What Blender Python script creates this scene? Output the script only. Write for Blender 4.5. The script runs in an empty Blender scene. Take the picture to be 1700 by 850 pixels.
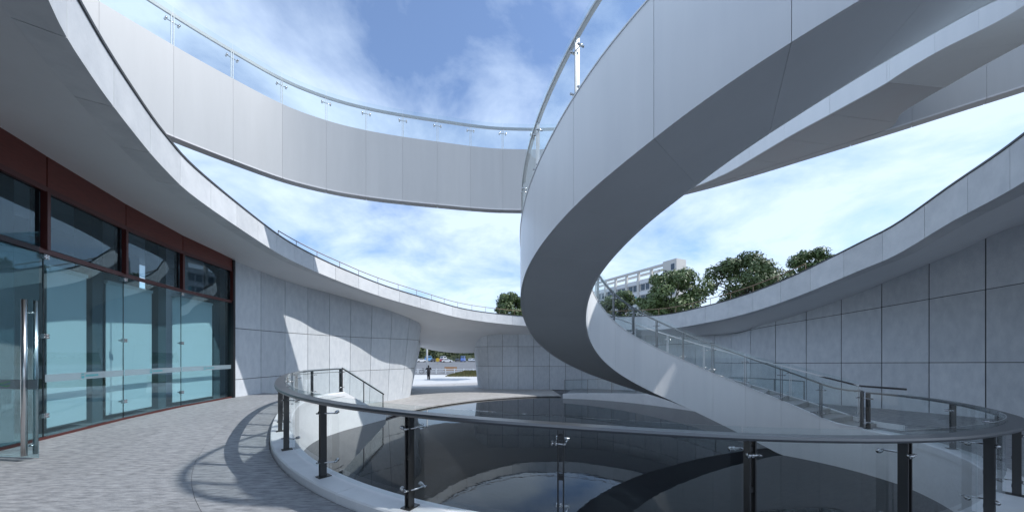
import bpy, bmesh, math, random
from mathutils import Vector, Matrix
random.seed(7)
R = math.radians
SC = bpy.context.scene
COL = SC.collection

# ------------------------------------------------------------------ camera, sky, sun, exposure
F, HZ, EYE = 560.0, 588.0, 1.65          # focal length and horizon row in photo pixels (1700 x 850), eye height in m
cam = bpy.data.cameras.new('camera'); camo = bpy.data.objects.new('camera', cam); COL.objects.link(camo)
camo.location = (0, 0, EYE); camo.rotation_euler = (R(90), 0, 0)
cam.sensor_width = 36; cam.sensor_fit = 'HORIZONTAL'; cam.lens = F / 1700 * 36
cam.shift_y = (HZ - 425) / 1700; cam.clip_start = .05; cam.clip_end = 3000
SC.camera = camo

SUN = Vector((1.0, -.13, 1.07)).normalized()        # towards the sun
sl = bpy.data.lights.new('sun', 'SUN'); so = bpy.data.objects.new('sun', sl); COL.objects.link(so)
sl.energy = 2.75; sl.angle = R(.5); sl.color = (1, .975, .945)
so.rotation_euler = SUN.to_track_quat('Z', 'Y').to_euler(); so.location = (20, -12, 30)
w = bpy.data.worlds.new('World'); SC.world = w; w.use_nodes = True
wt = w.node_tree; wn = wt.nodes; wn.clear()
def N(t, typ, **k):
    n = t.nodes.new(typ)
    for a, v in k.items(): setattr(n, a, v)
    return n
def L(t, a, b): t.links.new(a, b)
out = N(wt, 'ShaderNodeOutputWorld'); bg = N(wt, 'ShaderNodeBackground'); L(wt, bg.outputs[0], out.inputs[0])
sky = N(wt, 'ShaderNodeTexSky', sky_type='NISHITA', sun_disc=False)
sky.sun_elevation = math.asin(SUN.z); sky.sun_rotation = math.atan2(SUN.x, SUN.y)
sky.air_density = 1.0; sky.dust_density = .7; sky.ozone_density = 2.0
tc = N(wt, 'ShaderNodeTexCoord'); sp = N(wt, 'ShaderNodeSeparateXYZ'); L(wt, tc.outputs['Generated'], sp.inputs[0])
ad = N(wt, 'ShaderNodeMath', operation='ADD'); ad.inputs[1].default_value = .22; L(wt, sp.outputs[2], ad.inputs[0])
mx = N(wt, 'ShaderNodeMath', operation='MAXIMUM'); mx.inputs[1].default_value = .12; L(wt, ad.outputs[0], mx.inputs[0])
dx = N(wt, 'ShaderNodeMath', operation='DIVIDE'); dy = N(wt, 'ShaderNodeMath', operation='DIVIDE')
L(wt, sp.outputs[0], dx.inputs[0]); L(wt, mx.outputs[0], dx.inputs[1]); L(wt, sp.outputs[1], dy.inputs[0]); L(wt, mx.outputs[0], dy.inputs[1])
cb = N(wt, 'ShaderNodeCombineXYZ'); L(wt, dx.outputs[0], cb.inputs[0]); L(wt, dy.outputs[0], cb.inputs[1]); cb.inputs[2].default_value = 3.1
n1 = N(wt, 'ShaderNodeTexNoise'); n1.inputs['Scale'].default_value = 2.0; n1.inputs['Detail'].default_value = 9; n1.inputs['Roughness'].default_value = .58
n1.inputs['Distortion'].default_value = .25
L(wt, cb.outputs[0], n1.inputs['Vector'])
n2 = N(wt, 'ShaderNodeTexNoise'); n2.inputs['Scale'].default_value = .55; n2.inputs['Detail'].default_value = 3
L(wt, cb.outputs[0], n2.inputs['Vector'])
mu = N(wt, 'ShaderNodeMath', operation='MULTIPLY_ADD'); mu.inputs[1].default_value = .55; L(wt, n2.outputs[0], mu.inputs[0]); L(wt, n1.outputs[0], mu.inputs[2])
rp = N(wt, 'ShaderNodeValToRGB'); rp.color_ramp.elements[0].position = .58; rp.color_ramp.elements[0].color = (.09, .09, .09, 1)
rp.color_ramp.elements[1].position = .86; rp.color_ramp.elements[1].color = (.92, .92, .92, 1)
L(wt, mu.outputs[0], rp.inputs[0])
mixc = N(wt, 'ShaderNodeMix', data_type='RGBA'); L(wt, rp.outputs[0], mixc.inputs['Factor'])
mixc.inputs['B'].default_value = (4.45, 5.4, 6.75, 1)
tn = N(wt, 'ShaderNodeVectorMath', operation='MULTIPLY'); tn.inputs[1].default_value = (.80, .94, 1.12); L(wt, sky.outputs[0], tn.inputs[0]); mn = N(wt, 'ShaderNodeVectorMath', operation='MINIMUM'); mn.inputs[1].default_value = (4.6, 5.5, 6.9); L(wt, tn.outputs[0], mn.inputs[0]); L(wt, mn.outputs[0], mixc.inputs['A'])
L(wt, mixc.outputs['Result'], bg.inputs[0]); bg.inputs[1].default_value = .143
SC.view_settings.view_transform = 'Standard'; SC.view_settings.look = 'None'; SC.view_settings.gamma = 1
SC.view_settings.use_curve_mapping = False; SC.view_settings.exposure = 0.45
SC.render.engine = 'CYCLES'; SC.cycles.max_bounces = 10; SC.cycles.transparent_max_bounces = 24; SC.cycles.glossy_bounces = 5
SC.cycles.caustics_reflective = False; SC.cycles.caustics_refractive = False

# ------------------------------------------------------------------ materials
MATS = {}
def mat(name, col, rough=.5, metal=0, var=0, noise=None, bump=0, bscale=20, ior=1.5, coat=0, stretch=(1, 1, 1), col2=None, nscale=3, rnd=.0, spec=.5):
    m = bpy.data.materials.new(name); m.use_nodes = True; t = m.node_tree; b = t.nodes['Principled BSDF']
    b.inputs['Base Color'].default_value = (*col, 1); b.inputs['Roughness'].default_value = rough; b.inputs['Metallic'].default_value = metal
    b.inputs['IOR'].default_value = ior; b.inputs['Coat Weight'].default_value = coat
    b.inputs['Specular IOR Level'].default_value = spec
    if col2 or bump or rnd:
        g = N(t, 'ShaderNodeNewGeometry'); mp = N(t, 'ShaderNodeMapping'); mp.inputs['Scale'].default_value = stretch; L(t, g.outputs['Position'], mp.inputs['Vector'])
        cur = None
        if col2:
            nz = N(t, 'ShaderNodeTexNoise'); nz.inputs['Scale'].default_value = nscale; nz.inputs['Detail'].default_value = 8; nz.inputs['Roughness'].default_value = .65
            L(t, mp.outputs[0], nz.inputs['Vector'])
            cr = N(t, 'ShaderNodeValToRGB'); cr.color_ramp.elements[0].position = .32; cr.color_ramp.elements[1].position = .68
            cr.color_ramp.elements[0].color = (*col, 1); cr.color_ramp.elements[1].color = (*col2, 1); L(t, nz.outputs[0], cr.inputs[0]); cur = cr.outputs[0]
        if rnd:
            oi = N(t, 'ShaderNodeObjectInfo'); mr = N(t, 'ShaderNodeMapRange'); mr.inputs['To Min'].default_value = 1 - rnd; mr.inputs['To Max'].default_value = 1 + rnd
            L(t, oi.outputs['Random'], mr.inputs['Value']); vm = N(t, 'ShaderNodeVectorMath', operation='SCALE')
            if cur: L(t, cur, vm.inputs[0])
            else: vm.inputs[0].default_value = col
            L(t, mr.outputs[0], vm.inputs['Scale']); cur = vm.outputs[0]
        if cur: L(t, cur, b.inputs['Base Color'])
        if bump:
            bz = N(t, 'ShaderNodeTexNoise'); bz.inputs['Scale'].default_value = bscale; bz.inputs['Detail'].default_value = 6; L(t, mp.outputs[0], bz.inputs['Vector'])
            bp = N(t, 'ShaderNodeBump'); bp.inputs['Strength'].default_value = bump; bp.inputs['Distance'].default_value = .02; L(t, bz.outputs[0], bp.inputs['Height']); L(t, bp.outputs[0], b.inputs['Normal'])
    MATS[name] = m; return m
def glass(name, tint, refl=1.0, rough=0.0):
    m = bpy.data.materials.new(name); m.use_nodes = True; t = m.node_tree; t.nodes.clear()
    o = N(t, 'ShaderNodeOutputMaterial'); tr = N(t, 'ShaderNodeBsdfTransparent'); tr.inputs[0].default_value = (*tint, 1)
    gl = N(t, 'ShaderNodeBsdfGlossy'); gl.inputs['Roughness'].default_value = rough; gl.inputs[0].default_value = (1, 1, 1, 1)
    fr = N(t, 'ShaderNodeFresnel'); fr.inputs[0].default_value = 1.5; ge = N(t, 'ShaderNodeNewGeometry')
    s = N(t, 'ShaderNodeMath', operation='SUBTRACT'); s.inputs[0].default_value = 1; L(t, ge.outputs['Backfacing'], s.inputs[1])
    mm = N(t, 'ShaderNodeMath', operation='MULTIPLY'); L(t, fr.outputs[0], mm.inputs[0]); L(t, s.outputs[0], mm.inputs[1])
    m2 = N(t, 'ShaderNodeMath', operation='MULTIPLY', use_clamp=True); m2.inputs[1].default_value = refl; L(t, mm.outputs[0], m2.inputs[0])
    mx_ = N(t, 'ShaderNodeMixShader'); L(t, m2.outputs[0], mx_.inputs[0]); L(t, tr.outputs[0], mx_.inputs[1]); L(t, gl.outputs[0], mx_.inputs[2]); L(t, mx_.outputs[0], o.inputs[0])
    MATS[name] = m; return m
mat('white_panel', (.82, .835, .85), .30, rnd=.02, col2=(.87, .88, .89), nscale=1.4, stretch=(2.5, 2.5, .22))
mat('stair_soffit', (.76, .78, .80), .36, col2=(.80, .82, .84), nscale=1.1)
mat('soffit_metal', (.60, .58, .60), .38, col2=(.60, .62, .64), nscale=.8)
mat('panel_backing', (.66, .67, .69), .6)
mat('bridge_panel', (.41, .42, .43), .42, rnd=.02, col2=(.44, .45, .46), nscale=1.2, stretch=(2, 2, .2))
mat('roof_gravel', (.16, .16, .155), .95, col2=(.22, .22, .21), nscale=6)
mat('canopy_white', (.74, .755, .77), .6, col2=(.78, .795, .81), nscale=.7)
mat('stone', (.53, .565, .605), .75, col2=(.64, .67, .70), nscale=3.4, stretch=(1.6, 1.6, .7), bump=.25, bscale=30, rnd=.07)
mat('fascia_stone', (.62, .64, .66), .7, col2=(.73, .745, .76), nscale=2.5, bump=.1, bscale=25, rnd=.06)
mat('joint_dark', (.05, .05, .055), .9)
mat('joint_grey', (.19, .19, .195), .9)
mat('granite', (.165, .172, .183), .62, col2=(.43, .44, .455), nscale=7, stretch=(.7, 3.0, 1), bump=.35, bscale=40, rnd=.08)
mat('plaza_stone', (.36, .35, .34), .7, col2=(.48, .47, .455), nscale=3, bump=.2, bscale=30, rnd=.06)
mat('kerb_white', (.84, .85, .86), .45, col2=(.76, .775, .79), nscale=3, rnd=.03)
mat('dark_steel', (.085, .083, .083), .36, metal=.7)
mat('rail_steel', (.16, .165, .175), .34, metal=.7)
mat('stainless', (.58, .58, .585), .24, metal=1)
mat('satin_steel', (.30, .30, .305), .35, metal=.9)
mat('rail_grey', (.42, .43, .45), .35)
mat('rail_white', (.72, .73, .74), .3)
mat('coping_dark', (.06, .062, .068), .5)
mat('brown_rail', (.30, .20, .13), .5)
mat('red_wood', (.115, .022, .016), .45, col2=(.17, .035, .024), nscale=5, stretch=(1, 1, 9))
mat('red_frame', (.085, .018, .015), .4)
mat('black_frame', (.012, .012, .014), .4)
mat('interior_wall', (.34, .38, .41), .8)
mat('blind', (.82, .87, .89), .75, rnd=.02)
mat('column_grey', (.12, .15, .17), .7)
mat('teal_print', (.03, .22, .26), .6)
mat('green_print', (.05, .30, .12), .6)
mat('pool_floor', (.012, .014, .017), .6)
mat('ground_asphalt', (.13, .135, .145), .9, col2=(.17, .175, .185), nscale=.3)
mat('outer_paving', (.50, .50, .50), .8, col2=(.58, .58, .57), nscale=.8)
mat('hill_green', (.035, .05, .02), .95, col2=(.06, .075, .03), nscale=.1)
mat('leaf', (.04, .075, .022), .55, col2=(.13, .18, .055), nscale=2.2, rnd=.15)
mat('leaf_far', (.03, .05, .02), .7, col2=(.075, .095, .035), nscale=.35)
mat('dry_grass', (.20, .16, .07), .9, col2=(.10, .12, .04), nscale=2)
mat('bark', (.07, .055, .042), .9, bump=.4, bscale=15)
mat('building_wall', (.55, .535, .505), .8, col2=(.60, .585, .55), nscale=.4)
mat('building_light', (.66, .67, .68), .8)
mat('window_glass', (.05, .075, .10), .12)
mat('window_teal', (.10, .38, .42), .4)
mat('white_paint', (.78, .78, .78), .5)
mat('black_cloth', (.012, .012, .015), .85)
mat('skin', (.45, .28, .2), .6)
mat('hair', (.01, .009, .008), .6)
mat('bench_wood', (.42, .22, .08), .6)
mat('tyre', (.015, .015, .015), .8)
mat('sign_yellow', (.65, .42, .04), .6)
for i, c in enumerate([(.75, .76, .78), (.6, .62, .65), (.09, .16, .42), (.45, .05, .05), (.05, .05, .06), (.12, .28, .5)]): mat('car_paint_%d' % i, c, .25, coat=.6)
glass('rail_glass', (.945, .97, .972), 1.0)
glass('facade_glass', (.76, .875, .90), 2.6)
glass('upper_glass', (.58, .66, .70), 3.6)
def frosted(name, col, a):
    m = bpy.data.materials.new(name); m.use_nodes = True; t = m.node_tree; b = t.nodes['Principled BSDF']
    b.inputs['Base Color'].default_value = (*col, 1); b.inputs['Alpha'].default_value = a; b.inputs['Roughness'].default_value = .6; MATS[name] = m
frosted('frost_band', (.26, .34, .39), .6)
# water
m = bpy.data.materials.new('water'); m.use_nodes = True; t = m.node_tree; b = t.nodes['Principled BSDF']
b.inputs['Base Color'].default_value = (.006, .008, .011, 1); b.inputs['Roughness'].default_value = .015; b.inputs['IOR'].default_value = 1.36
g = N(t, 'ShaderNodeNewGeometry'); nz = N(t, 'ShaderNodeTexNoise'); nz.inputs['Scale'].default_value = 3.2; nz.inputs['Detail'].default_value = 3; L(t, g.outputs['Position'], nz.inputs['Vector'])
bp = N(t, 'ShaderNodeBump'); bp.inputs['Strength'].default_value = .03; bp.inputs['Distance'].default_value = .03; L(t, nz.outputs[0], bp.inputs['Height']); L(t, bp.outputs[0], b.inputs['Normal'])
MATS['water'] = m

# ------------------------------------------------------------------ helpers
ORG = {}
def link(o, parent):
    COL.objects.link(o)
    if parent is not None: o.parent = parent
def thing(name, label, cat, loc=(0, 0, 0), group=None, kind=None):
    o = bpy.data.objects.new(name, None); COL.objects.link(o); o.location = loc; o.empty_display_size = .3
    ORG[o] = Vector(loc)
    if label: o['label'] = label
    if cat: o['category'] = cat
    if group: o['group'] = group
    if kind: o['kind'] = kind
    return o
def tag(o, label=None, cat=None, group=None, kind=None):
    if label: o['label'] = label
    if cat: o['category'] = cat
    if group: o['group'] = group
    if kind: o['kind'] = kind
    return o
def build(name, verts, faces, material, parent=None, smooth=False):
    """mesh given in world coordinates, child of parent"""
    org = ORG.get(parent, Vector((0, 0, 0))) if parent is not None else Vector((0, 0, 0))
    me = bpy.data.meshes.new(name); me.from_pydata([tuple(Vector(v) - org) for v in verts], [], faces)
    if smooth: me.polygons.foreach_set('use_smooth', [True] * len(me.polygons))
    me.materials.append(MATS[material]); me.update()
    o = bpy.data.objects.new(name, me); link(o, parent); ORG[o] = org
    return o
def mesh_data(name, verts, faces, material, smooth=False):
    me = bpy.data.meshes.new(name); me.from_pydata([tuple(v) for v in verts], [], faces)
    if smooth: me.polygons.foreach_set('use_smooth', [True] * len(me.polygons))
    me.materials.append(MATS[material]); me.update(); return me
def inst(name, me, loc, rz=0, parent=None, tilt=None, scale=None):
    org = ORG.get(parent, Vector((0, 0, 0))) if parent is not None else Vector((0, 0, 0))
    o = bpy.data.objects.new(name, me); link(o, parent); o.location = Vector(loc) - org; o.rotation_euler = (tilt or 0, 0, rz)
    if scale: o.scale = scale
    ORG[o] = Vector(loc); return o
def boxv(a, b):
    (x0, y0, z0), (x1, y1, z1) = a, b
    return ([(x0, y0, z0), (x1, y0, z0), (x1, y1, z0), (x0, y1, z0), (x0, y0, z1), (x1, y0, z1), (x1, y1, z1), (x0, y1, z1)],
            [(3, 2, 1, 0), (4, 5, 6, 7), (0, 1, 5, 4), (1, 2, 6, 5), (2, 3, 7, 6), (3, 0, 4, 7)])
class MB:
    def __init__(s): s.v = []; s.f = []
    def add(s, v, f): n = len(s.v); s.v += [tuple(p) for p in v]; s.f += [tuple(i + n for i in q) for q in f]; return s
    def box(s, a, b): return s.add(*boxv(a, b))
    def obox(s, c, ux, uy, uz):
        c, ux, uy, uz = map(Vector, (c, ux, uy, uz)); v = []
        for k in (-1, 1):
            for (i, j) in ((-1, -1), (1, -1), (1, 1), (-1, 1)): v.append(c + ux * i + uy * j + uz * k)
        return s.add(v, [(3, 2, 1, 0), (4, 5, 6, 7), (0, 1, 5, 4), (1, 2, 6, 5), (2, 3, 7, 6), (3, 0, 4, 7)])
    def tube(s, pts, r, n=8, r2=None):
        pts = [Vector(p) for p in pts]; rings = []
        for i, p in enumerate(pts):
            d = (pts[min(i + 1, len(pts) - 1)] - pts[max(i - 1, 0)]).normalized()
            a = Vector((0, 0, 1)) if abs(d.z) < .9 else Vector((1, 0, 0))
            e1 = d.cross(a).normalized(); e2 = d.cross(e1); rr = r if r2 is None else r + (r2 - r) * i / (len(pts) - 1)
            rings.append([p + (e1 * math.cos(2 * math.pi * k / n) + e2 * math.sin(2 * math.pi * k / n)) * rr for k in range(n)])
        v = [q for ring in rings for q in ring]; f = []
        for i in range(len(pts) - 1):
            for k in range(n): a_ = i * n + k; b_ = i * n + (k + 1) % n; f.append((a_, b_, b_ + n, a_ + n))
        f.append(tuple(range(n - 1, -1, -1))); f.append(tuple(range(len(v) - n, len(v))))
        return s.add(v, f)
    def build(s, name, m, parent=None, smooth=False): return build(name, s.v, s.f, m, parent, smooth)
    def data(s, name, m, smooth=False): return mesh_data(name, s.v, s.f, m, smooth)
def loft(name, sections, m, parent=None, closed=True, caps=True, smooth=True):
    """sections: list of equal-length point lists; every side gets vertices of its own so only the run is smoothed"""
    v = []; f = []; n = len(sections[0]); ns = len(sections)
    for j in range(n if closed else n - 1):
        o = len(v)
        for s in sections: v += [s[j], s[(j + 1) % n]]
        for i in range(ns - 1): a = o + 2 * i; f.append((a, a + 1, a + 3, a + 2))
    if caps and closed:
        o = len(v); v += list(sections[0]); f.append(tuple(range(o + n - 1, o - 1, -1)))
        o = len(v); v += list(sections[-1]); f.append(tuple(range(o, o + n)))
    ob = build(name, v, f, m, parent)
    k = (n if closed else n - 1) * (ns - 1)
    ob.data.polygons.foreach_set('use_smooth', [smooth and i < k for i in range(len(ob.data.polygons))]); return ob
def catmull(pts, n=12, closed=False):
    P = [Vector(p) for p in pts] if len(pts[0]) <= 4 else [list(p) for p in pts]; outp = []
    K = len(P); dim = len(pts[0])
    for i in range(K if closed else K - 1):
        g = lambda j: pts[j % K] if closed else pts[min(max(j, 0), K - 1)]
        p0, p1, p2, p3 = g(i - 1), g(i), g(i + 1), g(i + 2)
        for k in range(n):
            t = k / n
            outp.append([.5 * (2 * p1[d] + (p2[d] - p0[d]) * t + (2 * p0[d] - 5 * p1[d] + 4 * p2[d] - p3[d]) * t * t + (3 * p1[d] - p0[d] - 3 * p2[d] + p3[d]) * t ** 3) for d in range(dim)])
    outp.append(list(pts[0] if closed else pts[-1])); return outp
class Path:
    """curve resampled by plan length; at(s) gives every channel, nrm(s) the horizontal normal to the left of travel"""
    def __init__(s, pts, n=16, closed=False):
        s.p = catmull(pts, n, closed); s.s = [0]
        for a, b in zip(s.p, s.p[1:]): s.s.append(s.s[-1] + math.hypot(b[0] - a[0], b[1] - a[1]))
        s.len = s.s[-1]; s.closed = closed
    def at(s, q):
        if s.closed: q %= s.len
        q = min(max(q, 0), s.len); lo, hi = 0, len(s.s) - 1
        while hi - lo > 1:
            mi = (lo + hi) // 2
            if s.s[mi] <= q: lo = mi
            else: hi = mi
        d = s.s[hi] - s.s[lo]; t = (q - s.s[lo]) / d if d > 1e-9 else 0
        return [a + (b - a) * t for a, b in zip(s.p[lo], s.p[hi])]
    def nrm(s, q):
        a, b = s.at(q - .05), s.at(q + .05)
        if not s.closed: a, b = s.at(max(q - .05, 0)), s.at(min(q + .05, s.len))
        d = Vector((b[0] - a[0], b[1] - a[1], 0)).normalized(); return Vector((-d.y, d.x, 0))
    def ang(s, q): n = s.nrm(q); return math.atan2(n.y, n.x)
def lin(tab, x):
    for (a, va), (b, vb) in zip(tab, tab[1:]):
        if x <= b: return va + (vb - va) * max(0, (x - a)) / (b - a)
    return tab[-1][1]
def steps(a, b, n): return [a + (b - a) * i / n for i in range(n + 1)]
def Z(v, Y): return EYE + (HZ - v) * Y / F      # height of a photo row at depth Y

# ------------------------------------------------------------------ main lines of the place
ZW, ZP, ZG = -1.48, -1.38, -1.60                 # water, lower plaza, ground outside
CX, CY, RI, RO = 5.6, 8.0, 3.75, 5.4             # spiral stair
ZB = [(14, -1.52), (41, -1.52), (66, -.74), (83, -.19), (102, .36), (123, 1.0), (140, 1.56), (157, 2.16), (170, 2.68), (188, 3.30), (206, 3.80), (213, 4.0), (222, 4.24), (230, 4.50),
      (244, 4.94), (260, 5.48), (275, 6.02), (300, 6.85), (330, 7.7), (340, 8.0), (350, 8.26), (360, 8.4), (420, 8.4)]
ZT = [(14, -.30), (23, -.33), (41, .17), (56, .58), (71, 1.02), (85, 1.46), (99, 1.87), (114, 2.30), (127, 2.70), (160, 3.86), (190, 4.86), (207, 5.46), (213, 5.72), (224, 6.1), (244, 6.76),
      (270, 7.6), (300, 8.55), (330, 9.4), (350, 9.95), (360, 10.1), (420, 10.1)]
def zb(p): return (lin(ZB, p - 3) + lin(ZB, p) + lin(ZB, p + 3)) / 3
def zt(p): return (lin(ZT, p - 4) + lin(ZT, p) + lin(ZT, p + 4)) / 3
def pol(r, p, z): a = R(p); return Vector((CX + r * math.cos(a), CY + r * math.sin(a), z))
def fz(x): return -.42 * min(max((x) / 8.2, 0), 1)
ring_xy = [(-6.9, 13.9), (-7.1, 12.4), (-6.75, 10.9), (-5.87, 9.05), (-4.65, 7.1), (-3.52, 5.6), (-2.28, 4.42), (-.95, 3.58), (.5, 3.12), (2.2, 3.08), (3.9, 3.4), (5.6, 4.1), (7.0, 4.9), (8.1, 5.8), (8.9, 6.9), (9.3, 8.0), (9.24, 8.91)]
RING = Path([(x, y, fz(x)) for x, y in ring_xy])      # travelled left to right: its left normal points to the pool
POOLN = 1

# ------------------------------------------------------------------ ground, plaza, pool
tag(build('ground', [(-900, -300, ZG), (900, -300, ZG), (900, 1500, ZG), (-900, 1500, ZG)], [(0, 1, 2, 3)], 'ground_asphalt'), kind='structure')
def paving(name, path, side, offs, seg, m, s0=0, s1=None, th=.07, base=None):
    root = thing(name, None, None, (0, 0, 0), kind='structure'); s1 = path.len if s1 is None else s1
    n = max(1, round((s1 - s0) / seg)); ss = steps(s0, s1, n); bs = []
    for a, b in zip(ss, ss[1:]):
        for k, (o0, o1) in enumerate(zip(offs, offs[1:])):
            g = .002; L_ = b - a; q0, q1 = a + g, b - g
            sub = 4 if o0 < 1.5 else 2; secs = []
            for q in steps(q0, q1, sub):
                p = path.at(q); nn = path.nrm(q) * side; P0 = Vector(p[:3]) + nn * (o0 + g); P1 = Vector(p[:3]) + nn * (o1 - g)
                d = Vector((0, 0, th)); dz = Vector((0, 0, random.uniform(-.0008, .0008)))
                secs.append([P0 + dz, P1 + dz, P1 - d, P0 - d])
            loft('paving_slab', secs, m, root, smooth=False)
    secs = []
    for q in steps(s0, s1, n * 4):
        p = path.at(q); nn = path.nrm(q) * side; d = Vector((0, 0, .012)); d2 = Vector((0, 0, th - .004))
        P0 = Vector(p[:3]) + nn * (offs[0] + .01); P1 = Vector(p[:3]) + nn * (offs[-1] - .01); secs.append([P0 - d, P1 - d, P1 - d2, P0 - d2])
    loft('joint_bed', secs, 'joint_grey', root, smooth=False)
    return root
paving('platform_floor', RING, -1, [.36, 1.3, 2.4, 3.5, 4.7, 6.0, 7.5], 1.7, 'granite')
build('pool_basin', *boxv((-9, 2, ZG + .01), (12.5, 26, ZW - .06)), 'pool_floor')['kind'] = 'structure'
wtr = build('water', [(-9, 2, ZW), (12.5, 2, ZW), (12.5, 26, ZW), (-9, 26, ZW)], [(0, 1, 2, 3)], 'water'); wtr['kind'] = 'structure'
# lower plaza behind the pool, laid in rows that follow the pool edge
PLAZA = Path([(-6.1, 16.32, ZP), (-5.95, 17.2, ZP), (-5.4, 18.6, ZP), (-4.4, 20.3, ZP), (-2.4, 22.5, ZP), (0, 24.0, ZP), (2.0, 24.75, ZP), (3.6, 24.85, ZP)])
paving('lower_plaza', PLAZA, 1, [0, .32, 1.7, 3.1, 4.5, 5.9, 7.3, 8.7, 10.1, 11.5, 13.0], 1.45, 'plaza_stone')
# bed under it so that no ground shows between rows
RIGHT = Path([(10.0, 10.9, -.44), (10.8, 12.5, -.45), (11.0, 14.5, -.50), (10.8, 16.4, -.58), (9.8, 18.9, -.78), (7.8, 21.6, -1.0), (5.7, 23.2, -1.16), (3.6, 23.95, -1.28)])
paving('side_ramp_floor', RIGHT, -1, [.22, 1.5, 2.9, 4.3, 5.8], 1.5, 'granite')
v = [pol(RI + .02, p, -.46) for p in range(14, 42, 3)] + [Vector((10.2, 11.0, -.46)), Vector((16, 12.6, -.46)), Vector((17.2, 10.9, -.46))]
lv = v + [p - Vector((0, 0, .08)) for p in v]; k = len(v)
o = build('stair_landing', lv, [tuple(range(k)), tuple(range(2 * k - 1, k - 1, -1))] + [(i, i + k, (i + 1) % k + k, (i + 1) % k) for i in range(k)], 'granite'); o['kind'] = 'structure'
o = build('outer_pavement', *boxv((-60, 30.5, ZG - .1), (60, 50, ZP - .012)), 'outer_paving'); o['kind'] = 'structure'
o = build('rear_floor', *boxv((-22, -14, -.3), (26, 1.9, -.47)), 'granite'); o['kind'] = 'structure'

# ------------------------------------------------------------------ canopy roof round the court
ST = [  # edge x, y, z | wall head x, y, z | far x, y, z
 ((-3.3, 2.0, 5.3), (-6.2, 1.6, 5.5), None), ((-4.8, 3.5, 5.3), (-7.5, 3.6, 5.5), None), ((-5.5, 4.4, 5.3), (-8.25, 4.9, 5.5), None), ((-6.2, 5.5, 5.3), (-8.8, 5.85, 5.52), None),
 ((-6.85, 6.65, 5.3), (-9.22, 6.8, 5.5), None), ((-7.45, 8.0, 5.32), (-9.9, 8.5, 5.47), None), ((-8.3, 10.9, 5.38), (-10.45, 10.6, 5.38), None), ((-8.72, 12.9, 5.38), (-10.7, 12.7, 5.28), None),
 ((-8.85, 14.7, 5.38), (-10.6, 14.8, 5.12), None), ((-8.6, 16.1, 5.27), (-10.35, 16.7, 5.02), None), ((-8.05, 17.3, 5.08), (-9.85, 18.4, 4.95), None), ((-7.5, 18.5, 4.92), (-9.05, 20.0, 4.76), None), ((-6.72, 19.6, 4.73), (-7.9, 21.5, 4.45), None),
 ((-5.07, 21.2, 4.38), (-6.5, 24.4, 3.75), (-8.6, 31.3, 2.35)), ((-3.13, 23.8, 4.12), (-3.8, 28.2, 3.5), (-4.0, 31.6, 1.76)), ((.42, 26.2, 3.9), (-.6, 28.9, 3.38), (-1.2, 31.8, 2.6)), ((4.5, 25.8, 3.62), (4.4, 28.7, 3.3), None), ((7.4, 23.8, 3.40), (8.4, 26.5, 3.1), None),
 ((9.4, 21, 3.2), (10.6, 23.2, 2.9), None), ((10.5, 18, 3.36), (11.7, 18.6, 2.78), None), ((11.1, 16, 3.58), (12.5, 16.9, 3.1), None), ((11.5, 13.8, 3.95), (13.3, 15.4, 3.55), None),
 ((11.5, 11.1, 4.43), (14.2, 13.75, 4.17), None), ((11.3, 9.9, 4.58), (14.7, 12.8, 4.62), None), ((10.9, 8.4, 4.92), (15.3, 11.6, 5.15), None), ((9.8, 6.5, 4.93), (16.0, 10.3, 5.75), None), ((8.2, 4.3, 5.0), (16.6, 6, 6.0), None),
 ((5, 1.9, 5.2), (11, -3, 5.8), None), ((2, .8, 5.3), (3, -5, 5.6), None), ((-.9, .75, 5.3), (-3.3, -2.6, 5.5), None)]
chan = []
for e, mdl, fr in ST:
    if fr is None:
        d = (Vector(mdl) - Vector(e)); d.z = 0; d.normalize(); fr = (mdl[0] + d.x * 4.5, mdl[1] + d.y * 4.5, mdl[2] + .12)
    chan.append((*e, *mdl, *fr))
EDGE = Path(chan, 14, True)
def hc(s): return .66 + .22 * min(max((s - 26) / 12, 0), 1)
canopy = thing('canopy_roof', 'pale stone-edged canopy roof swooping around the open court', 'canopy', (-10, 12, 0))
NP = 54; ss = steps(0, EDGE.len, NP * 4)
outn = lambda s: -EDGE.nrm(s) * 1.0
sgn = 1 if (Vector(EDGE.at(5)[3:5] + [0]) - Vector(EDGE.at(5)[:2] + [0])).dot(outn(5)) > 0 else -1
def en(s): return outn(s) * sgn
def soffit_secs():
    secs = []
    for s in ss:
        p = EDGE.at(s); e, md, fr = Vector(p[:3]), Vector(p[3:6]), Vector(p[6:9]); n = en(s)
        a = e + n * .37 + Vector((0, 0, .02)); row = [a]
        for k in range(1, 7): row.append(a.lerp(md, k / 6))
        for k in range(1, 5): row.append(md.lerp(fr, k / 4))
        secs.append(row)
    return secs
secs = soffit_secs(); nr = len(secs[0]); v = [q for r in secs for q in r]; f = []
for i in range(len(secs) - 1):
    for j in range(nr - 1): a = i * nr + j; f.append((a, a + 1, a + 1 + nr, a + nr))
build('soffit', v, f, 'canopy_white', canopy, smooth=True)
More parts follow.
